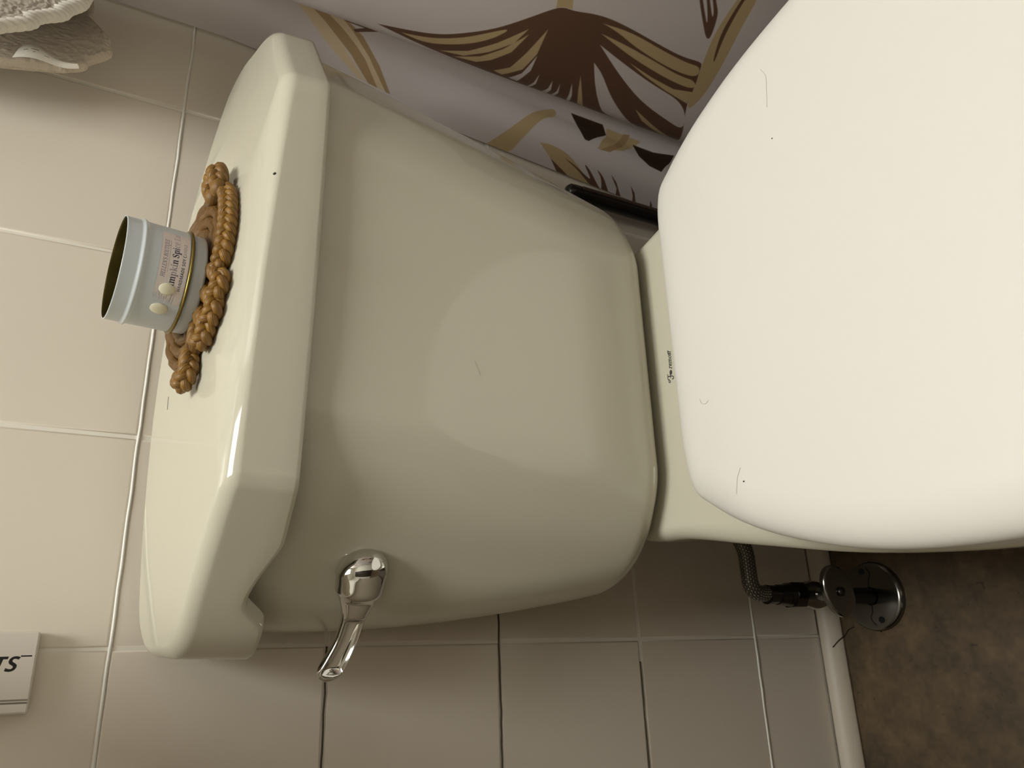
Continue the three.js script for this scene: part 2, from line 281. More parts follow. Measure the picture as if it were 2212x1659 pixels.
    const t = Math.max(1e-5, pn(0.0158 * ball, g * lerp(0.0105, 0.0055, smooth(0.012, 0.042, s)), 2.2) * lerp(0.4, 1, endk)), tb = Math.max(1e-5, pn(0.011 * ball ** 0.5, g * 0.0045, 3) * lerp(0.4, 1, endk));
    const fl = smooth(0.01, 0.07, s), cc = O.clone().addScaledVector(arm, s).addScaledVector(nrm, 0.004 * smooth(0.03, 0.07, s)).addScaledVector(up, -0.003 * Math.sin(Math.max(0, s) / 0.0735 * Math.PI) + 0.004 * smooth(0.04, 0.0735, s));
    const r = [];
    for (let q = 0; q < 48; q++) {
      const a = q / 48 * Math.PI * 2, e = lerp(1, 0.7, smooth(0.01, 0.035, s)), ca = Math.sign(Math.cos(a)) * Math.abs(Math.cos(a)) ** e, sa = Math.sign(Math.sin(a)) * Math.abs(Math.sin(a)) ** e;
      let f = sa > 0 ? t * sa : tb * sa; if (sa > 0) f -= dish * 0.0058 * Math.max(0, 1 - (ca / 0.8) ** 2) ** 0.6;
      r.push(cc.clone().addScaledVector(up, h * ca).addScaledVector(nrm, f));
    }
    rings2.push(r);
  }
  put('handle', ringsGeo(rings2, true, true), M.chrome);
}

// ---------- water supply under the tank
{
  const ox = -0.168, oz = 0.067;
  const t = thing('supply_valve', 'tarnished chrome water valve rising from a round floor plate', 'valve', [ox, 0, oz]);
  const prof = [[0.0095, 0.0078], [0.02, 0.0077], [0.031, 0.0068], [0.0338, 0.0058], [0.0353, 0.0036], [0.0358, 0.001], [0.0358, 0], [0.0095, 0]].map(([r, y]) => new THREE.Vector2(r, y));
  const es = new THREE.LatheGeometry(prof, 64); es.translate(ox, 0, oz); const plate = part('floor_plate', es, M.plate, t, 'split round floor plate');
  for (const [dx, dz] of [[0.026, -0.006], [-0.0245, 0.008]]) { const h = new THREE.CylinderGeometry(0.0033, 0.0033, 0.0008, 20); h.translate(ox + dx, 0.0073, oz + dz); part('screw_hole', h, M.hole, plate); }
  for (const s of [1, -1]) part('split_line', tube([[ox + s * 0.009, 0.0076, oz], [ox + s * 0.016, 0.0076, oz + s * 0.001], [ox + s * 0.023, 0.0072, oz + s * 0.004], [ox + s * 0.031, 0.006, oz - s * 0.001 + 0.0], [ox + s * 0.0362, 0.001, oz]], 0.0007, 24, 6), M.hole, plate);
  const cyl = (r0, r1, y0, y1, seg = 32) => { const g = new THREE.CylinderGeometry(r1, r0, y1 - y0, seg); g.translate(ox, (y0 + y1) / 2, oz); return g; };
  part('pipe', cyl(0.0085, 0.0085, 0.001, 0.085), M.darkMetal, t);
  const bodyG = new THREE.LatheGeometry([[0, 0.078], [0.009, 0.079], [0.0125, 0.085], [0.0142, 0.093], [0.0142, 0.1], [0.0122, 0.108], [0.0118, 0.112], [0.0118, 0.114]].map(([r, y]) => new THREE.Vector2(r, y)), 40); bodyG.translate(ox, 0, oz);
  part('valve_body', bodyG, M.oldChrome, t);
  part('packing_nut', mergeGeometries([cyl(0.0135, 0.0135, 0.1135, 0.128, 6).toNonIndexed(), cyl(0.0115, 0.0105, 0.128, 0.134).toNonIndexed()]), M.darkMetal, t);
  const st = new THREE.CylinderGeometry(0.006, 0.007, 0.032, 24); st.rotateX(Math.PI / 2); st.translate(ox, 0.099, oz + 0.0205); part('valve_stem', st, M.oldChrome, t);
  const hs = new THREE.Shape(); hs.absellipse(0, 0, 0.0235, 0.0152, 0, Math.PI * 2);
  const hg = new THREE.ExtrudeGeometry(hs, { depth: 0.003, bevelSize: 0.0022, bevelThickness: 0.0022, bevelSegments: 4, curveSegments: 48 }); hg.rotateZ(0.42); hg.rotateX(-0.12); hg.rotateY(-0.1); hg.translate(ox + 0.001, 0.1, oz + 0.033);
  const hd = part('handle', hg, M.oldChrome, t, 'oval handle');
  const sc = new THREE.SphereGeometry(0.0045, 20, 12); sc.scale(1, 1, 0.6); sc.translate(ox, 0.1, oz + 0.0393); part('screw', sc, M.darkMetal, hd);

  const weave = canvasTex(64, 64, (c, w, h) => { c.fillStyle = '#4a463f'; c.fillRect(0, 0, w, h); for (let i = 0; i < 4; i++) for (let j = 0; j < 4; j++) { c.fillStyle = (i + j) % 2 ? '#b0aba0' : '#6b665d'; c.fillRect(i * 16 + 2, j * 16 + 3, 12, 9); } });
  const bump = canvasTex(64, 64, (c, w, h) => { c.fillStyle = '#000'; c.fillRect(0, 0, w, h); for (let i = 0; i < 4; i++) for (let j = 0; j < 4; j++) { c.fillStyle = (i + j) % 2 ? '#fff' : '#777'; c.fillRect(i * 16 + 2, j * 16 + 3, 12, 9); } }, false);
  weave.repeat.set(36, 5); bump.repeat.set(36, 5);
  const hose = thing('supply_hose', 'dark braided hose running from the water valve up to the tank', 'hose', [ox, 0.13, oz]);
  part('braided_sleeve', tube([[ox + 0.001, 0.158, oz], [ox + 0.001, 0.169, oz], [ox + 0.0035, 0.1765, oz + 0.001], [ox + 0.0105, 0.181, oz + 0.002], [ox + 0.022, 0.1825, oz + 0.003], [-0.126, 0.186, 0.072], [-0.105, 0.198, 0.068], [-0.092, 0.235, 0.06], [-0.097, 0.285, 0.06], [-0.112, 0.325, 0.07], [-0.122, 0.346, 0.08]], 0.0078, 120, 20), new THREE.MeshPhysicalMaterial({ map: weave, bumpMap: bump, bumpScale: 0.0006, roughness: 0.35, metalness: 0.6 }), hose);
  part('end_fitting', mergeGeometries([cyl(0.0105, 0.0095, 0.1345, 0.146), cyl(0.0088, 0.0092, 0.146, 0.16)]), M.darkMetal, hose);
  const nut = new THREE.CylinderGeometry(0.013, 0.0115, 0.027, 8); nut.translate(-0.123, 0.3495, 0.081); part('coupling_nut', nut, M.hole, hose);
}
// ---------- braided raffia mat on the tank lid
const mat = thing('braided_mat', 'golden brown braided raffia mat lying on the tank lid under the tin', 'mat', [0.034, lidTopAt(0.034, 0.109), 0.109]);
{
  const fib = (h) => canvasTex(128, 128, (c, w) => { c.fillStyle = h ? '#888' : '#98763f'; c.fillRect(0, 0, w, w); for (let i = 0; i < 150; i++) { const k = rnd(); c.strokeStyle = h ? `rgba(${k > 0.5 ? 255 : 0},${k > 0.5 ? 255 : 0},${k > 0.5 ? 255 : 0},0.35)` : `hsla(${35 + k * 6},${42 + k * 14}%,${28 + k * 20}%,0.4)`; c.lineWidth = 1.5 + rnd() * 3; const y = rnd() * w; c.beginPath(); c.moveTo(0, y); c.lineTo(w, y + (rnd() - 0.5) * 14); c.stroke(); } }, !h);
  const mk = (ru, rv, hue) => { const m = fib(false), b = fib(true); m.repeat.set(ru, rv); b.repeat.set(ru, rv); return new THREE.MeshPhysicalMaterial({ color: new THREE.Color(hue), map: m, bumpMap: b, bumpScale: 0.00022, roughness: 0.48 }); };
  const straw = mk(1, 1, '#dccfb0'), felt = mk(30, 1.5, '#b3a486');
  const on = (x0, z0, h) => { const x = 0.0335 + (x0 - 0.037) * 0.82, z = 0.109 + (z0 - 0.105) * 0.92; return V(x, lidTopAt(x, z) + h, z); };
  function braid(pts, W, r, pitch, lift) {
    const c = new THREE.CatmullRomCurve3(pts.map(([x, z, dh = 0]) => on(x, z, lift + dh)), false, 'centripetal'), L = c.getLength(), n = Math.ceil(L / 0.0009), gs = [];
    for (let k = 0; k < 3; k++) {
      const q = [];
      for (let i = 0; i <= n; i++) {
        const p = c.getPointAt(i / n), tg = c.getTangentAt(i / n), outw = p.clone().sub(V(0.034, p.y, 0.106)).normalize(), s0 = V(0, 0.8, 0).addScaledVector(outw, -0.6), side = s0.addScaledVector(tg, -s0.dot(tg)).normalize(), dep = new THREE.Vector3().crossVectors(side, tg).normalize(), th = L * i / n / pitch * Math.PI * 2 + k * Math.PI * 2 / 3, e = Math.min(1, 0.35 + 0.65 * Math.min(i, n - i) / n * 8);
        q.push(p.addScaledVector(side, W * e * Math.sin(th)).addScaledVector(dep, r * 0.75 * Math.sin(2 * th)));
      }
      const tc = new THREE.CatmullRomCurve3(q); gs.push(new THREE.TubeGeometry(tc, n * 2, r, 8, false));
    }
    for (const e of [0, 1]) { const s = new THREE.SphereGeometry(W * 1.75, 16, 12); const p = c.getPointAt(e); s.scale(1, 0.85, 1); s.translate(p.x, p.y, p.z); gs.push(s); }
    return mergeGeometries(gs);
  }
  const spiral = []; for (let i = 0; i <= 900; i++) { const k = i / 900, a = k * 7 * Math.PI * 2; spiral.push(on(0.036 + 0.079 * k * Math.cos(a), 0.1 + 0.05 * k * Math.sin(a), 0.0045 + 0.0005 * Math.sin(i * 0.9))); }
  const endBall = new THREE.SphereGeometry(0.0046, 12, 8); endBall.translate(spiral[900].x, spiral[900].y, spiral[900].z);
  part('woven_centre', mergeGeometries([new THREE.TubeGeometry(new THREE.CatmullRomCurve3(spiral), 1800, 0.0043, 8, false), endBall]), felt, mat, 'fuzzy coiled centre');
  const B = (pts, W = 0.0036, r = 0.0033, pitch = 0.0185, lift = 0.0058) => part('braid', braid(pts, W, r, pitch, lift), straw, mat);
  B([[0.112, 0.131, 0.002], [0.1, 0.145], [0.086, 0.152], [0.068, 0.157], [0.05, 0.158], [0.034, 0.156], [0.022, 0.15, 0.001]]);
  B([[0.112, 0.117, 0.001], [0.122, 0.114, 0.002], [0.131, 0.119, 0.003], [0.131, 0.128, 0.004], [0.122, 0.136, 0.005], [0.106, 0.14, 0.004]], 0.0038, 0.0035, 0.0185, 0.0068);
  B([[0.03, 0.138], [0.022, 0.15], [0.012, 0.159], [0.002, 0.156], [0.003, 0.145], [0.014, 0.138]], 0.0034, 0.0032, 0.017, 0.0063);
  B([[0.012, 0.134], [0.002, 0.148], [-0.009, 0.154], [-0.018, 0.149], [-0.014, 0.138], [-0.002, 0.131]], 0.0034, 0.0032, 0.017, 0.0063);
  B([[-0.004, 0.128], [-0.014, 0.14], [-0.024, 0.144], [-0.032, 0.138], [-0.027, 0.128], [-0.014, 0.123]], 0.0034, 0.0032, 0.017, 0.0063);
  B([[-0.034, 0.113], [-0.045, 0.117], [-0.055, 0.117, 0.001], [-0.06, 0.11, 0.002], [-0.052, 0.105, 0.002]], 0.0034, 0.0032, 0.017, 0.0066);
}

// ---------- candle tin
{
  const K = 0.92, by = lidTopAt(0.025, 0.116) + 0.0085, at = [0.025, by, 0.116];
  const t = thing('candle_tin', 'open pale grey candle tin with a worn paper label on the braided mat', 'tin', at);
  const put = (n, g, m, p = t, l) => { g = g.clone(); g.scale(K, K, K); g.translate(...at); return part(n, g, m, p, l); };
  const lathe = (a, seg = 72) => new THREE.LatheGeometry(a.map(([r, y]) => new THREE.Vector2(r, y)), seg);
  put('base', lathe([[0, 0], [0.034, 0], [0.0358, 0.0006], [0.0364, 0.002], [0.0366, 0.0105], [0.03, 0.0105]]), M.tin);
  put('metal_band', lathe([[0.0368, 0.0100], [0.0384, 0.0103], [0.0389, 0.0112], [0.0384, 0.0121], [0.037, 0.0124]]), M.brass, t, 'brass band');
  put('tin_body', lathe([[0.0368, 0.0115], [0.037, 0.013], [0.0371, 0.0395], [0.0376, 0.0405], [0.0384, 0.0413], [0.0386, 0.0421], [0.0383, 0.043], [0.0374, 0.0438], [0.0372, 0.0448], [0.0372, 0.0525], [0.0374, 0.0535], [0.0372, 0.0541], [0.0367, 0.0541]]), M.tin);
  put('inside', lathe([[0.0367, 0.0541], [0.0364, 0.053], [0.0362, 0.012], [0.035, 0.011], [0, 0.011]]), M.tinInside, t, 'olive tarnished inside');
  const lab = canvasTex(1024, 400, (c, w, h) => {
    c.clearRect(0, 0, w, h); c.fillStyle = '#d8cbc4'; c.fillRect(0, 0, w, h);
    for (let i = 0; i < 90; i++) { c.fillStyle = `rgba(${200 + rnd() * 40},${190 + rnd() * 40},${185 + rnd() * 40},0.25)`; c.fillRect(rnd() * w, rnd() * h, 20 + rnd() * 90, 6 + rnd() * 30); }
    c.fillStyle = '#3d3a52'; c.font = 'italic 84px serif'; c.save(); c.translate(330, 98); c.scale(0.62, 1); c.fillText("HELLEN'S BOUTIQUE", 0, 0); c.restore();
    c.strokeStyle = '#6a6475'; c.lineWidth = 4; c.beginPath(); c.moveTo(400, 122); c.lineTo(860, 122); c.stroke();
    c.font = 'bold 128px serif'; c.save(); c.translate(150, 250); c.scale(0.74, 1); const g = c.createLinearGradient(0, 0, 1150, 0); g.addColorStop(0, '#8f878a'); g.addColorStop(0.14, '#15152a'); g.addColorStop(0.22, '#22202f'); g.addColorStop(0.3, '#9b9294'); g.addColorStop(0.42, '#8a8288'); g.addColorStop(0.47, '#12122a'); g.addColorStop(0.68, '#17173a'); g.addColorStop(0.72, '#a39a9c'); g.addColorStop(1, '#b5aaa8'); c.fillStyle = g; c.fillText('Pumpkin Spice Latte', 0, 0); c.restore();
    c.font = 'bold 62px sans-serif'; c.save(); c.translate(190, 352); c.scale(0.9, 1); const g2 = c.createLinearGradient(0, 0, 830, 0); g2.addColorStop(0, '#6f6a70'); g2.addColorStop(0.3, '#34323c'); g2.addColorStop(0.62, '#3a3842'); g2.addColorStop(0.68, '#b3a8a5'); g2.addColorStop(1, '#938a8c'); c.fillStyle = g2; c.fillText('HANDMADE SOY CANDLE', 0, 0); c.restore();
    // torn, smeared corner
    c.globalCompositeOperation = 'destination-out'; for (let i = 0; i < 26; i++) { c.beginPath(); const y = rnd() * 300; c.moveTo(-10, y - 14); c.lineTo(40 + rnd() * 150, y + rnd() * 30); c.lineTo(-10, y + 10); c.fill(); } c.fillRect(0, 0, 120, 60);
    c.globalCompositeOperation = 'source-over';
    for (let i = 0; i < 30; i++) { c.strokeStyle = `rgba(225,218,214,${0.3 + rnd() * 0.4})`; c.lineWidth = 3 + rnd() * 4; c.beginPath(); const x = rnd() * 260, y = rnd() * 400; c.moveTo(x, y); c.lineTo(x + 60 + rnd() * 70, y - 40 + rnd() * 30); c.stroke(); }
  });
  const d = Math.PI / 180, lg = new THREE.CylinderGeometry(0.0373, 0.0373, 0.0185, 40, 1, true, -52 * d, 86 * d); lg.translate(0, 0.0222, 0);
  put('label', lg, new THREE.MeshPhysicalMaterial({ map: lab, transparent: true, roughness: 0.6 }), t, 'worn cream paper label');
  for (const [az, y, sx, sy] of [[-36, 0.0235, 0.0042, 0.0052], [-60, 0.0248, 0.0046, 0.0058]]) { const s = new THREE.SphereGeometry(1, 24, 16); s.scale(sx, sy, 0.0015); s.translate(0, 0, 0.0372); s.rotateY(az * d); s.translate(0, y, 0); put('wax_drip', s, M.wax, t, 'dried drop of cream wax'); }
  t.rotation.set(0.13, 0, -0.01);
}

// ---------- shower curtain
{
  const S = 1600, cw = 1280, ch = 1600, col = { b: '#644838', t: '#bda57d', w: '#cfc5c3', d: '#a98d68', p: '#d4bf9f', k: '#37261c' };
  const shapes = [
    ['b',112,584,119,553,126,531,137,512,154,488,175,468,192,453,200,444,200,433,205,416,207,399,206,375,202,336,200,308,203,287,198,284,184,277,170,269,154,266,107,232,91,231,92,278,95,333,97,374,96,411,99,448,101,483,103,517,107,552],
    ['t',112,562,118,536,133,509,149,490,161,475,147,482,131,498,116,523,110,541],
    ['t',107,523,120,499,141,479,167,460,147,465,128,481,112,500],
    ['t',106,508,119,486,137,471,162,457,137,462,119,475,110,486],
    ['t',107,466,119,454,142,449,174,444,145,439,122,442,105,456],
    ['w',104,448,117,440,144,438,124,434,103,438],
    ['w',100,425,111,423,124,424,110,420,99,422],
    ['w',99,408,110,406,122,408,109,402,98,402],
    ['w',99,397,110,396,122,399,108,393,97,393],
    ['t',101,366,122,378,140,387,121,373,97,356],
    ['w',100,379,113,383,128,389,112,379,98,374],
    ['t',200,402,203,372,198,330,196,300,198,284,185,278,183,307,189,353,198,385],
    ['t',190,397,189,372,185,335,180,297,182,277,172,270,171,297,177,344,185,379],
    ['t',173,353,167,320,164,291,169,270,154,265,159,298,166,330],
    ['w',179,391,170,358,160,315,153,266,119,239,126,271,137,313,157,354],
    ['w',159,384,150,368,129,344,107,309,92,278,97,329,118,352,139,370],
    ['t',125,310,112,277,95,231,99,255,112,291],
    ['t',206,453,212,441,201,435,200,444,196,449],
    ['b',262,342,244,323,220,295,250,308,258,317,268,329,267,331,251,314,245,311,258,325,266,334,265,336,249,320,237,310,249,324,263,339],
    ['t',280,305,288,290,250,279,202,264,171,256,148,257,153,264,185,277,203,286,235,299],
    ['b',282,302,260,298,234,292,207,277,209,276,233,287,262,295,283,299],
    ['p',33,646,38,636,14,597,-11,565,-11,574,11,614],
    ['d',38,636,42,625,28,597,8,570,-13,552,-12,562,8,586],
    ['p',42,625,47,614,29,585,12,562,-13,545,-13,552,13,575],
    ['d',47,613,46,610,29,580,9,557,-14,538,-14,543,13,569],
    ['b',40,602,42,591,44,568,30,588,32,591,40,582,38,600],
    ['t',-31,425,-1,408,32,385,43,370,31,364,25,376,-4,389,-30,394],
    ['k',44,352,46,312,37,302,21,315,21,320,32,336],
    ['t',44,306,45,260,26,271,17,301,35,301],
    ['d',47,276,29,276,19,285,17,298,29,285,45,284],
    ['k',39,267,40,239,45,212,21,213,22,231,28,250],
    ['t',-1,368,2,354,-1,329,-14,306,-26,283,-31,292,-29,328,-15,345],
    ['b',-14,347,-20,332,-27,315,-30,328],
    ['b',-7,333,-10,318,-17,300,-21,287,-3,310,-9,297,-19,284,-29,269,-19,275,-11,281,-4,292,-10,278,-27,260,-32,254,-33,269,-25,291,-14,311],
    ['b',-4,271,-11,259,-30,239,-31,248,-18,254],
    ['b',-8,240,-15,230,-30,218,-30,224,-19,230],
    ['b',-16,206,-22,199,-31,193,-31,197],
  ];
  const print = canvasTex(cw, ch, (c) => {
    c.fillStyle = col.w; c.fillRect(0, 0, cw, ch);
    const draw = (dx, dy, flip) => shapes.forEach(([k, ...p]) => {
      const q = []; for (let i = 0; i < p.length; i += 2) q.push([(dx + (flip ? -1 : 1) * p[i] / 1000 + 0.05) * S, (0.95 - (p[i + 1] / 1000 + dy)) * S]);
      c.fillStyle = col[k]; c.beginPath(); const n = q.length, m = (a, b) => [(a[0] + b[0]) / 2, (a[1] + b[1]) / 2];
      if (p.length < 16) { c.moveTo(...q[0]); for (let i = 1; i < n; i++) c.lineTo(...q[i]); }
      else { c.moveTo(...q[0]); for (let i = 1; i < n; i++) { const e = m(q[i], q[(i + 1) % n]); c.lineTo(...m(q[i - 1], q[i]).map((v, k2) => v)); c.quadraticCurveTo(...q[i], ...e); } }
      c.closePath(); c.fill();
    });
    draw(0, 0, false); draw(0.72, 0.05, true); draw(0.4, 0.32, false);
  });
  const knots = [[0.006, 0.343], [0.03, 0.352], [0.055, 0.366], [0.075, 0.36], [0.09, 0.335], [0.1, 0.318], [0.12, 0.3135], [0.2, 0.319], [0.3, 0.328], [0.42, 0.318], [0.55, 0.334], [0.7, 0.32], [0.85, 0.335], [1.0, 0.32], [1.15, 0.334], [1.3, 0.322]];
  const pc = new THREE.CatmullRomCurve3(knots.map(([z, x]) => V(x, 0, z)), false, 'centripetal'), L = pc.getLength(), n = 420, ny = 130, y0 = 0.09, y1 = 1.93, pos = [], uv = [], idx = [];
  const base = pc.getSpacedPoints(n); let s0 = 0; for (let i = 1; i <= n; i++) if (base[i].z <= 0.12 && i / n * L < 0.3) s0 = i / n * L;
  for (let j = 0; j <= ny; j++) for (let i = 0; i <= n; i++) {
    const p = base[i], y = lerp(y0, y1, j / ny), t = i / n * L - s0 + 0.12, near = 1 - smooth(0.06, 0.1, p.z);
    const x = p.x - near * (0.09 * Math.max(0, 0.7 - y) + 0.004 * (1 - smooth(0.56, 0.66, y))) + 0.0014 * noise.noise(t * 9, y * 6, 2) * smooth(0, 0.05, i / n) + 0.01 * (1 - smooth(0.1, 1.0, y)) * smooth(0.25, 0.8, p.z);
    pos.push(x, y, p.z); uv.push((t + 0.05) / 0.8, (y - (0.95 - ch / S)) / (ch / S));
  }
  for (let j = 0; j < ny; j++) for (let i = 0; i < n; i++) { const a = j * (n + 1) + i, b = a + 1, c2 = a + n + 1; idx.push(a, b, c2 + 1, a, c2 + 1, c2); }
  const g = new THREE.BufferGeometry(); g.setAttribute('position', new THREE.Float32BufferAttribute(pos, 3)); g.setAttribute('uv', new THREE.Float32BufferAttribute(uv, 2)); g.setIndex(idx); g.computeVertexNormals();
  const t = thing('shower_curtain', 'pale shower curtain printed with brown and tan birds and leaves', 'shower curtain', [0.33, 0.09, 0.6]);
  part('fabric', g, new THREE.MeshPhysicalMaterial({ map: print, roughness: 0.42, side: THREE.DoubleSide }), t);
  const rg = (z) => { const q = new THREE.TorusGeometry(0.022, 0.002, 8, 28); q.rotateY(0.2); q.translate(0.33, 1.945, z); return q; };
  for (let k = 0; k < 12; k++) part('ring', rg(0.03 + k * 0.112), M.chrome, t);
  const rod = thing('curtain_rod', 'straight chrome rod holding the shower curtain', 'rod', [0.33, 1.955, 1]);
  part('pole', tube([[0.33, 1.955, 0.001], [0.33, 1.955, 1], [0.33, 1.955, ZF - 0.001]], 0.0125, 8, 20), M.chrome, rod);
}

// ---------- dark stick in the corner behind the toilet
{
  const t = thing('dark_handle', 'thin black handle standing in the dark gap between tank and shower curtain', 'handle', [0.271, 0, 0.021]);
  const g = new THREE.LatheGeometry([[0, 0], [0.0095, 0.001], [0.0095, 0.322], [0.009, 0.3275], [0.006, 0.331], [0, 0.332]].map(([r, y]) => new THREE.Vector2(r, y)), 28); g.translate(0.271, 0, 0.021);
  part('shaft', g, M.rod, t);
  const r2 = new THREE.CylinderGeometry(0.0022, 0.0022, 0.31, 12); r2.translate(0.2735, 0.16, 0.0302); part('ridge', r2, std('#4a3a30', 0.3), t);
}

// ---------- towel hanging from a bar on the back wall
{
  const bar = thing('towel_bar', 'chrome towel bar on the back wall above the tank', 'towel bar', [0.26, 1.28, 0.03]);
  part('bar', tube([[0.13, 1.28, 0.064], [0.22, 1.28, 0.064], [0.318, 1.28, 0.064]], 0.009, 6, 16), M.chrome, bar);
  for (const x of [0.14, 0.3]) { const g = new THREE.CylinderGeometry(0.01, 0.016, 0.064, 20); g.rotateX(-Math.PI / 2); g.translate(x, 1.28, 0.0325); part('bracket', g, M.chrome, bar); }
  const fuzz = dataTex(256, () => { const k = 90 + rnd() * 165; return [k, k, k]; }, false); fuzz.repeat.set(14, 14);
  const terry = new THREE.MeshPhysicalMaterial({ color: new THREE.Color('#ddd0c0'), roughness: 0.95, bumpMap: fuzz, bumpScale: 0.0012, sheen: 0.4, sheenRoughness: 0.8 });
  const under = new THREE.MeshPhysicalMaterial({ color: new THREE.Color('#d6c8b6'), roughness: 0.95, bumpMap: fuzz, bumpScale: 0.0008 });
  const t = thing('towel', 'pale fluffy towel with a ribbed hem and white care tag hanging above the tank', 'towel', [0.265, 0.784, 0.065]);
  const pl = (pts) => (a) => { for (let i = 0; i + 1 < pts.length; i++) if (a <= pts[i + 1][0]) return lerp(pts[i][1], pts[i + 1][1], smooth(pts[i][0], pts[i + 1][0], a)); return pts[pts.length - 1][1]; };
  function sheet(xl, xr, bottom, zf, thick, top, amp) {
    const rows = [], nx = 120, ny = 170, half = thick / 2, rim = (d) => Math.sqrt(1 - (1 - Math.min(1, d / half)) ** 2);
    for (let j = 0; j <= ny; j++) {
      const b = (j / ny) ** 2, f = [], bk = [];
      for (let i = 0; i <= nx; i++) {
        const a = i / nx, x = lerp(xl(b), xr, a), y0 = bottom(x), y = lerp(y0, top, b), z = zf(a, b), h = half * rim(y - y0) * rim(Math.min(x - xl(b), xr - x)), q = amp * (noise.noise(x * 700, y * 700, z * 30) + 0.8 * noise.noise(x * 260, y * 260, 5));
        f.push(V(x, y, z + h + q)); bk.push(V(x, y, z - h + q * 0.5));
      }
      rows.push([...f, ...bk.reverse()]);
    }
    return planarUV(ringsGeo(rows), 0, 1, 3);
  }
  const hb = pl([[0.2, 0.854], [0.2204, 0.831], [0.2408, 0.814], [0.2595, 0.804], [0.285, 0.796], [0.32, 0.79]]), kb = pl([[0.198, 0.86], [0.2225, 0.812], [0.231, 0.799], [0.251, 0.784], [0.262, 0.787], [0.287, 0.802], [0.32, 0.806]]);
  part('back_fold', sheet((b) => lerp(0.2215, 0.199, smooth(0, 0.13, b)), 0.312, kb, (a, b) => 0.041 + 0.006 * Math.sin(a * 5) + 0.005 * (1 - smooth(0, 0.35, a)) * (1 - smooth(0, 0.3, b)), 0.012, 1.265, 0.0009), under, t, 'brownish back fold');
  const fz = (x) => 0.09 + 0.005 * Math.sin(x * 60 - 11);
  part('front_fold', sheet((b) => lerp(0.2, 0.194, b), 0.312, hb, (a, b) => fz(lerp(0.2, 0.312, a)) - 0.008 * smooth(0.8, 1, b), 0.011, 1.27, 0.0012), terry, t, 'fluffy front fold');
  const hr = []; for (let i = 0; i <= 260; i++) { const x = lerp(0.2, 0.312, i / 260), zc = fz(x), rib = 1 + 0.05 * Math.sin(x * 1900) + 0.08 * noise.noise(x * 150, 4, 2), en = Math.sqrt(1 - (1 - Math.min(1, (Math.min(i, 260 - i) + 0.2) / 8)) ** 2), r = []; for (let k = 0; k < 22; k++) { const q = k / 22 * Math.PI * 2; r.push(V(x, hb(x) + 0.0052 + 0.007 * en * rib * Math.sin(q), zc + 0.0064 * en * rib * Math.cos(q))); } hr.push(r); }
  part('hem', planarUV(ringsGeo(hr, true, true), 0, 1, 3), new THREE.MeshPhysicalMaterial({ color: new THREE.Color('#efe8dc'), roughness: 0.95, bumpMap: fuzz, bumpScale: 0.0006 }), t, 'ribbed white hem');
  const tagTex = canvasTex(256, 96, (c, w, h) => { c.fillStyle = '#e9e4da'; c.fillRect(0, 0, w, h); c.strokeStyle = '#6b645c'; c.lineWidth = 3; for (const [x, y, l] of [[26, 60, 20], [60, 52, 34], [70, 66, 12], [120, 64, 22]]) { c.beginPath(); c.moveTo(x, y); c.lineTo(x + l, y - 2); c.stroke(); } });
  const A = V(0.21, 0.846, 0.062), Bp = V(0.228, 0.839, 0.058), C = V(0.224, 0.814, 0.061), D = V(0.2145, 0.803, 0.066), rows = [[], []], tuv = [];
  const tg = new THREE.BufferGeometry(), tp = [], ti = [];
  for (let i = 0; i <= 12; i++) for (let j = 0; j <= 4; j++) for (const s of [0]) { const u = i / 12, v = j / 4, p = A.clone().lerp(D, u).lerp(Bp.clone().lerp(C, u), v * (1 - 0.75 * u * u)); p.z += 0.004 * Math.sin(v * 3) + 0.003 * Math.sin(u * 6); tp.push(p.x, p.y, p.z); tuv.push(u, v); }
  for (let i = 0; i < 12; i++) for (let j = 0; j < 4; j++) { const a = i * 5 + j; ti.push(a, a + 5, a + 6, a, a + 6, a + 1); }
  tg.setAttribute('position', new THREE.Float32BufferAttribute(tp, 3)); tg.setAttribute('uv', new THREE.Float32BufferAttribute(tuv, 2)); tg.setIndex(ti); tg.computeVertexNormals();
  part('care_tag', tg, new THREE.MeshStandardMaterial({ map: tagTex, roughness: 0.7, side: THREE.DoubleSide }), t, 'white care tag');
}

// ---------- white carton on the tiles
{
  const x0 = -0.2435, x1 = -0.1935, y0 = 0.7672, y1 = 0.882, z1 = 0.012;
  const t = thing('carton', 'white carton with black capital letters against the tiles left of the tank', 'box', [(x0 + x1) / 2, y0, 0.006]);
  const g = new RoundedBoxGeometry(x1 - x0, y1 - y0, z1 - 0.0006, 3, 0.0015); g.translate((x0 + x1) / 2, (y0 + y1) / 2, (z1 + 0.0006) / 2);
  part('carton_body', g, std('#ddd6cb', 0.5), t);
  const f = canvasTex(1140, 510, (c, w, h) => {
    c.fillStyle = '#ddd6cb'; c.fillRect(0, 0, w, h); c.fillStyle = '#15110f'; c.textAlign = 'right';
    c.font = 'italic bold 136px sans-serif'; c.fillText('OTS', 1046, 249); c.fillRect(1062, 146, 62, 9);
    c.font = 'italic bold 82px sans-serif'; c.fillText('E', 950, 338); c.fillStyle = '#8f877c'; c.fillRect(0, 428, w, 12); c.fillStyle = '#7d756b'; c.fillRect(0, 446, w, 12);
  });
  const q = new THREE.BufferGeometry(), e = 0.001, zf = z1 + 0.0003;
  q.setAttribute('position', new THREE.Float32BufferAttribute([x1 - e, y1, zf, x1 - e, y0 + e, zf, x0 + e, y0 + e, zf, x0 + e, y1, zf], 3)); q.setAttribute('uv', new THREE.Float32BufferAttribute([0, 1, 1, 1, 1, 0, 0, 0], 2)); q.setIndex([0, 2, 1, 0, 3, 2]); q.computeVertexNormals();
  part('printed_face', q, new THREE.MeshStandardMaterial({ map: f, roughness: 0.5 }), t);
}

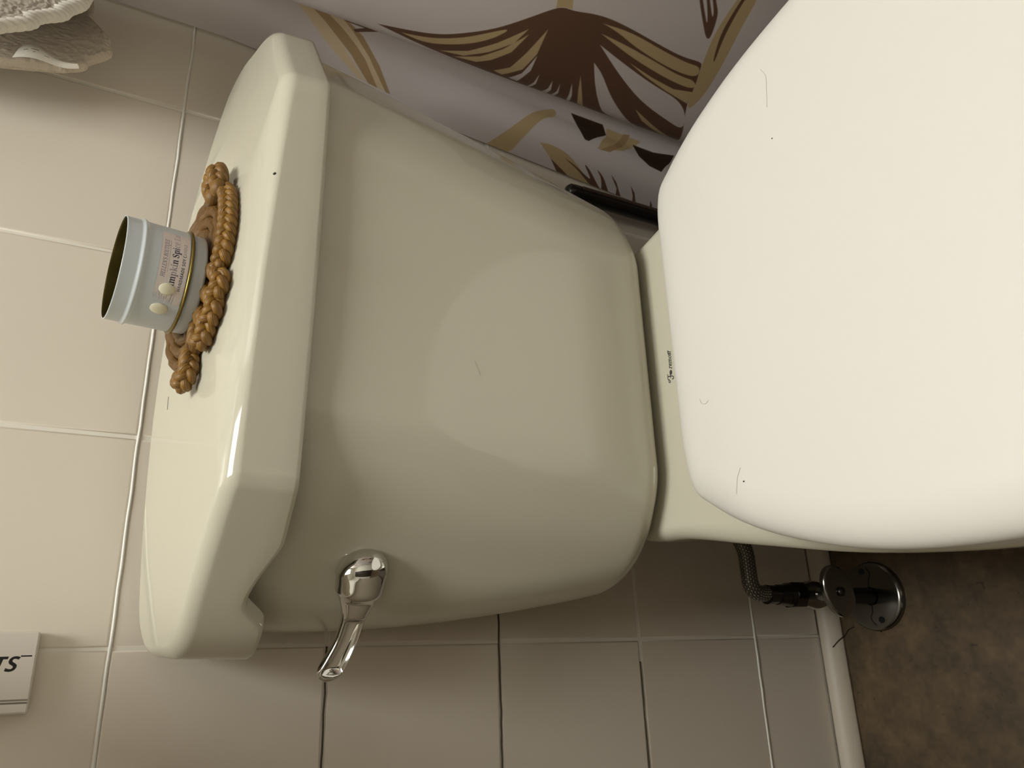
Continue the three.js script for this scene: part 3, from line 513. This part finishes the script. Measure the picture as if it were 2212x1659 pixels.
// ---------- added vanity, unseen, shading the floor and wall left of the toilet
{
  const t = thing('added_vanity', 'added unseen pale vanity cabinet shading the floor and wall left of the toilet', 'cabinet', [-0.7, 0, 0.25]);
  part('carcass', box(-1.02, -0.375, 0.09, 0.71, 0.004, 0.46), M.vanity, t);
  part('plinth', box(-1.0, -0.4, 0.001, 0.09, 0.004, 0.4), M.hole, t);
  const c = new RoundedBoxGeometry(0.685, 0.03, 0.49, 3, 0.008); c.translate(-0.7, 0.7255, 0.2495); part('countertop', c, M.white, t);
  for (const x of [-0.86, -0.565]) { const dr = part('door', box(x - 0.135, x + 0.135, 0.13, 0.68, 0.46, 0.478), M.vanity, t); const k = new THREE.SphereGeometry(0.013, 20, 14); k.translate(x + (x < -0.7 ? 0.1 : -0.1), 0.55, 0.49); part('knob', k, M.chrome, dr); }
}

{  // added wall cabinet, unseen, sized to darken the tiles on the left
  const t = thing('added_wall_cabinet', 'added unseen pale wall cabinet with two doors shading the tiles left of the tank', 'cabinet', [-0.555, 0.96, 0.11]);
  part('carcass', box(-0.92, -0.19, 0.96, 1.55, 0.0005, 0.22), M.vanity, t);
  for (const x of [-0.736, -0.374]) { const dr = part('door', box(x - 0.178, x + 0.178, 0.963, 1.547, 0.22, 0.238), M.vanity, t); const k = new THREE.SphereGeometry(0.011, 20, 14); k.translate(x + (x < -0.6 ? 0.13 : -0.13), 1.04, 0.248); part('knob', k, M.chrome, dr); }
}

// ---------- hairs and dark specks
{
  const hairMat = std('#b9b0a2', 0.5), darkHair = std('#1d1712', 0.6), speckMat = std('#1a1512', 0.7);
  const hair = (label, pts, r, m = hairMat) => { const t = thing('hair', label, 'hair', pts[0]); part('strand', tube(pts, r, 40, 6), m, t); };
  hair('thin straight hair lying on the white lid on the shower curtain side', [[0.13, 0.4097, 0.3632], [0.122, 0.4098, 0.3665], [0.112, 0.4099, 0.3655], [0.0994, 0.4101, 0.3636]], 0.0001);
  hair('thin bent hair on the white lid near its corner above the water valve', [[-0.1178, 0.4099, 0.2995], [-0.123, 0.4097, 0.296], [-0.1285, 0.4094, 0.294], [-0.1325, 0.4089, 0.2925]], 0.0001);
  hair('tiny curled hair on the white lid near its edge by the tank', [[-0.0646, 0.4076, 0.27], [-0.068, 0.408, 0.2716], [-0.0697, 0.4085, 0.2755], [-0.0685, 0.4089, 0.279]], 0.0001);
  hair('fine wavy hair stuck to the front of the tank', [[-0.0237, 0.5268, 0.17925], [-0.027, 0.5262, 0.1793], [-0.03, 0.5243, 0.1792], [-0.0341, 0.5232, 0.179]], 0.0001);
  hair('short dark hair on the tank lid below the left loop of the mat', [[-0.0365, 0.7114, 0.0581], [-0.04, 0.7114, 0.0585], [-0.0461, 0.7112, 0.0581]], 0.00014, darkHair);
  hair('thick dark hair curling from the rounded floor strip onto the floor', [[-0.2175, 0.0148, 0.0135], [-0.2114, 0.0092, 0.0172], [-0.205, 0.0012, 0.0215], [-0.2, 0.0007, 0.0265], [-0.1975, 0.0006, 0.034]], 0.0005, darkHair);
  const speck = (label, x, y, z, r, n) => { const t = thing('speck', label, 'speck', [x, y, z]), g = new THREE.SphereGeometry(r, 12, 8); g.scale(1, 0.5, 1.25); g.applyQuaternion(new THREE.Quaternion().setFromUnitVectors(V(0, 1, 0), n)); g.translate(x, y, z); part('grain', g, speckMat, t); };
  speck('black speck on the rounded front of the tank lid', 0.0788, 0.6744, 0.1908, 0.001, V(0, 0.7, 0.7));
  speck('tiny dark speck on the white lid near the water valve corner', -0.1265, 0.4097, 0.3005, 0.0005, V(0, 1, 0));
  speck('tiny dark speck on the white lid toward the shower curtain', 0.0759, 0.4103, 0.3634, 0.0004, V(0, 1, 0));
}

renderer.render(scene, camera);
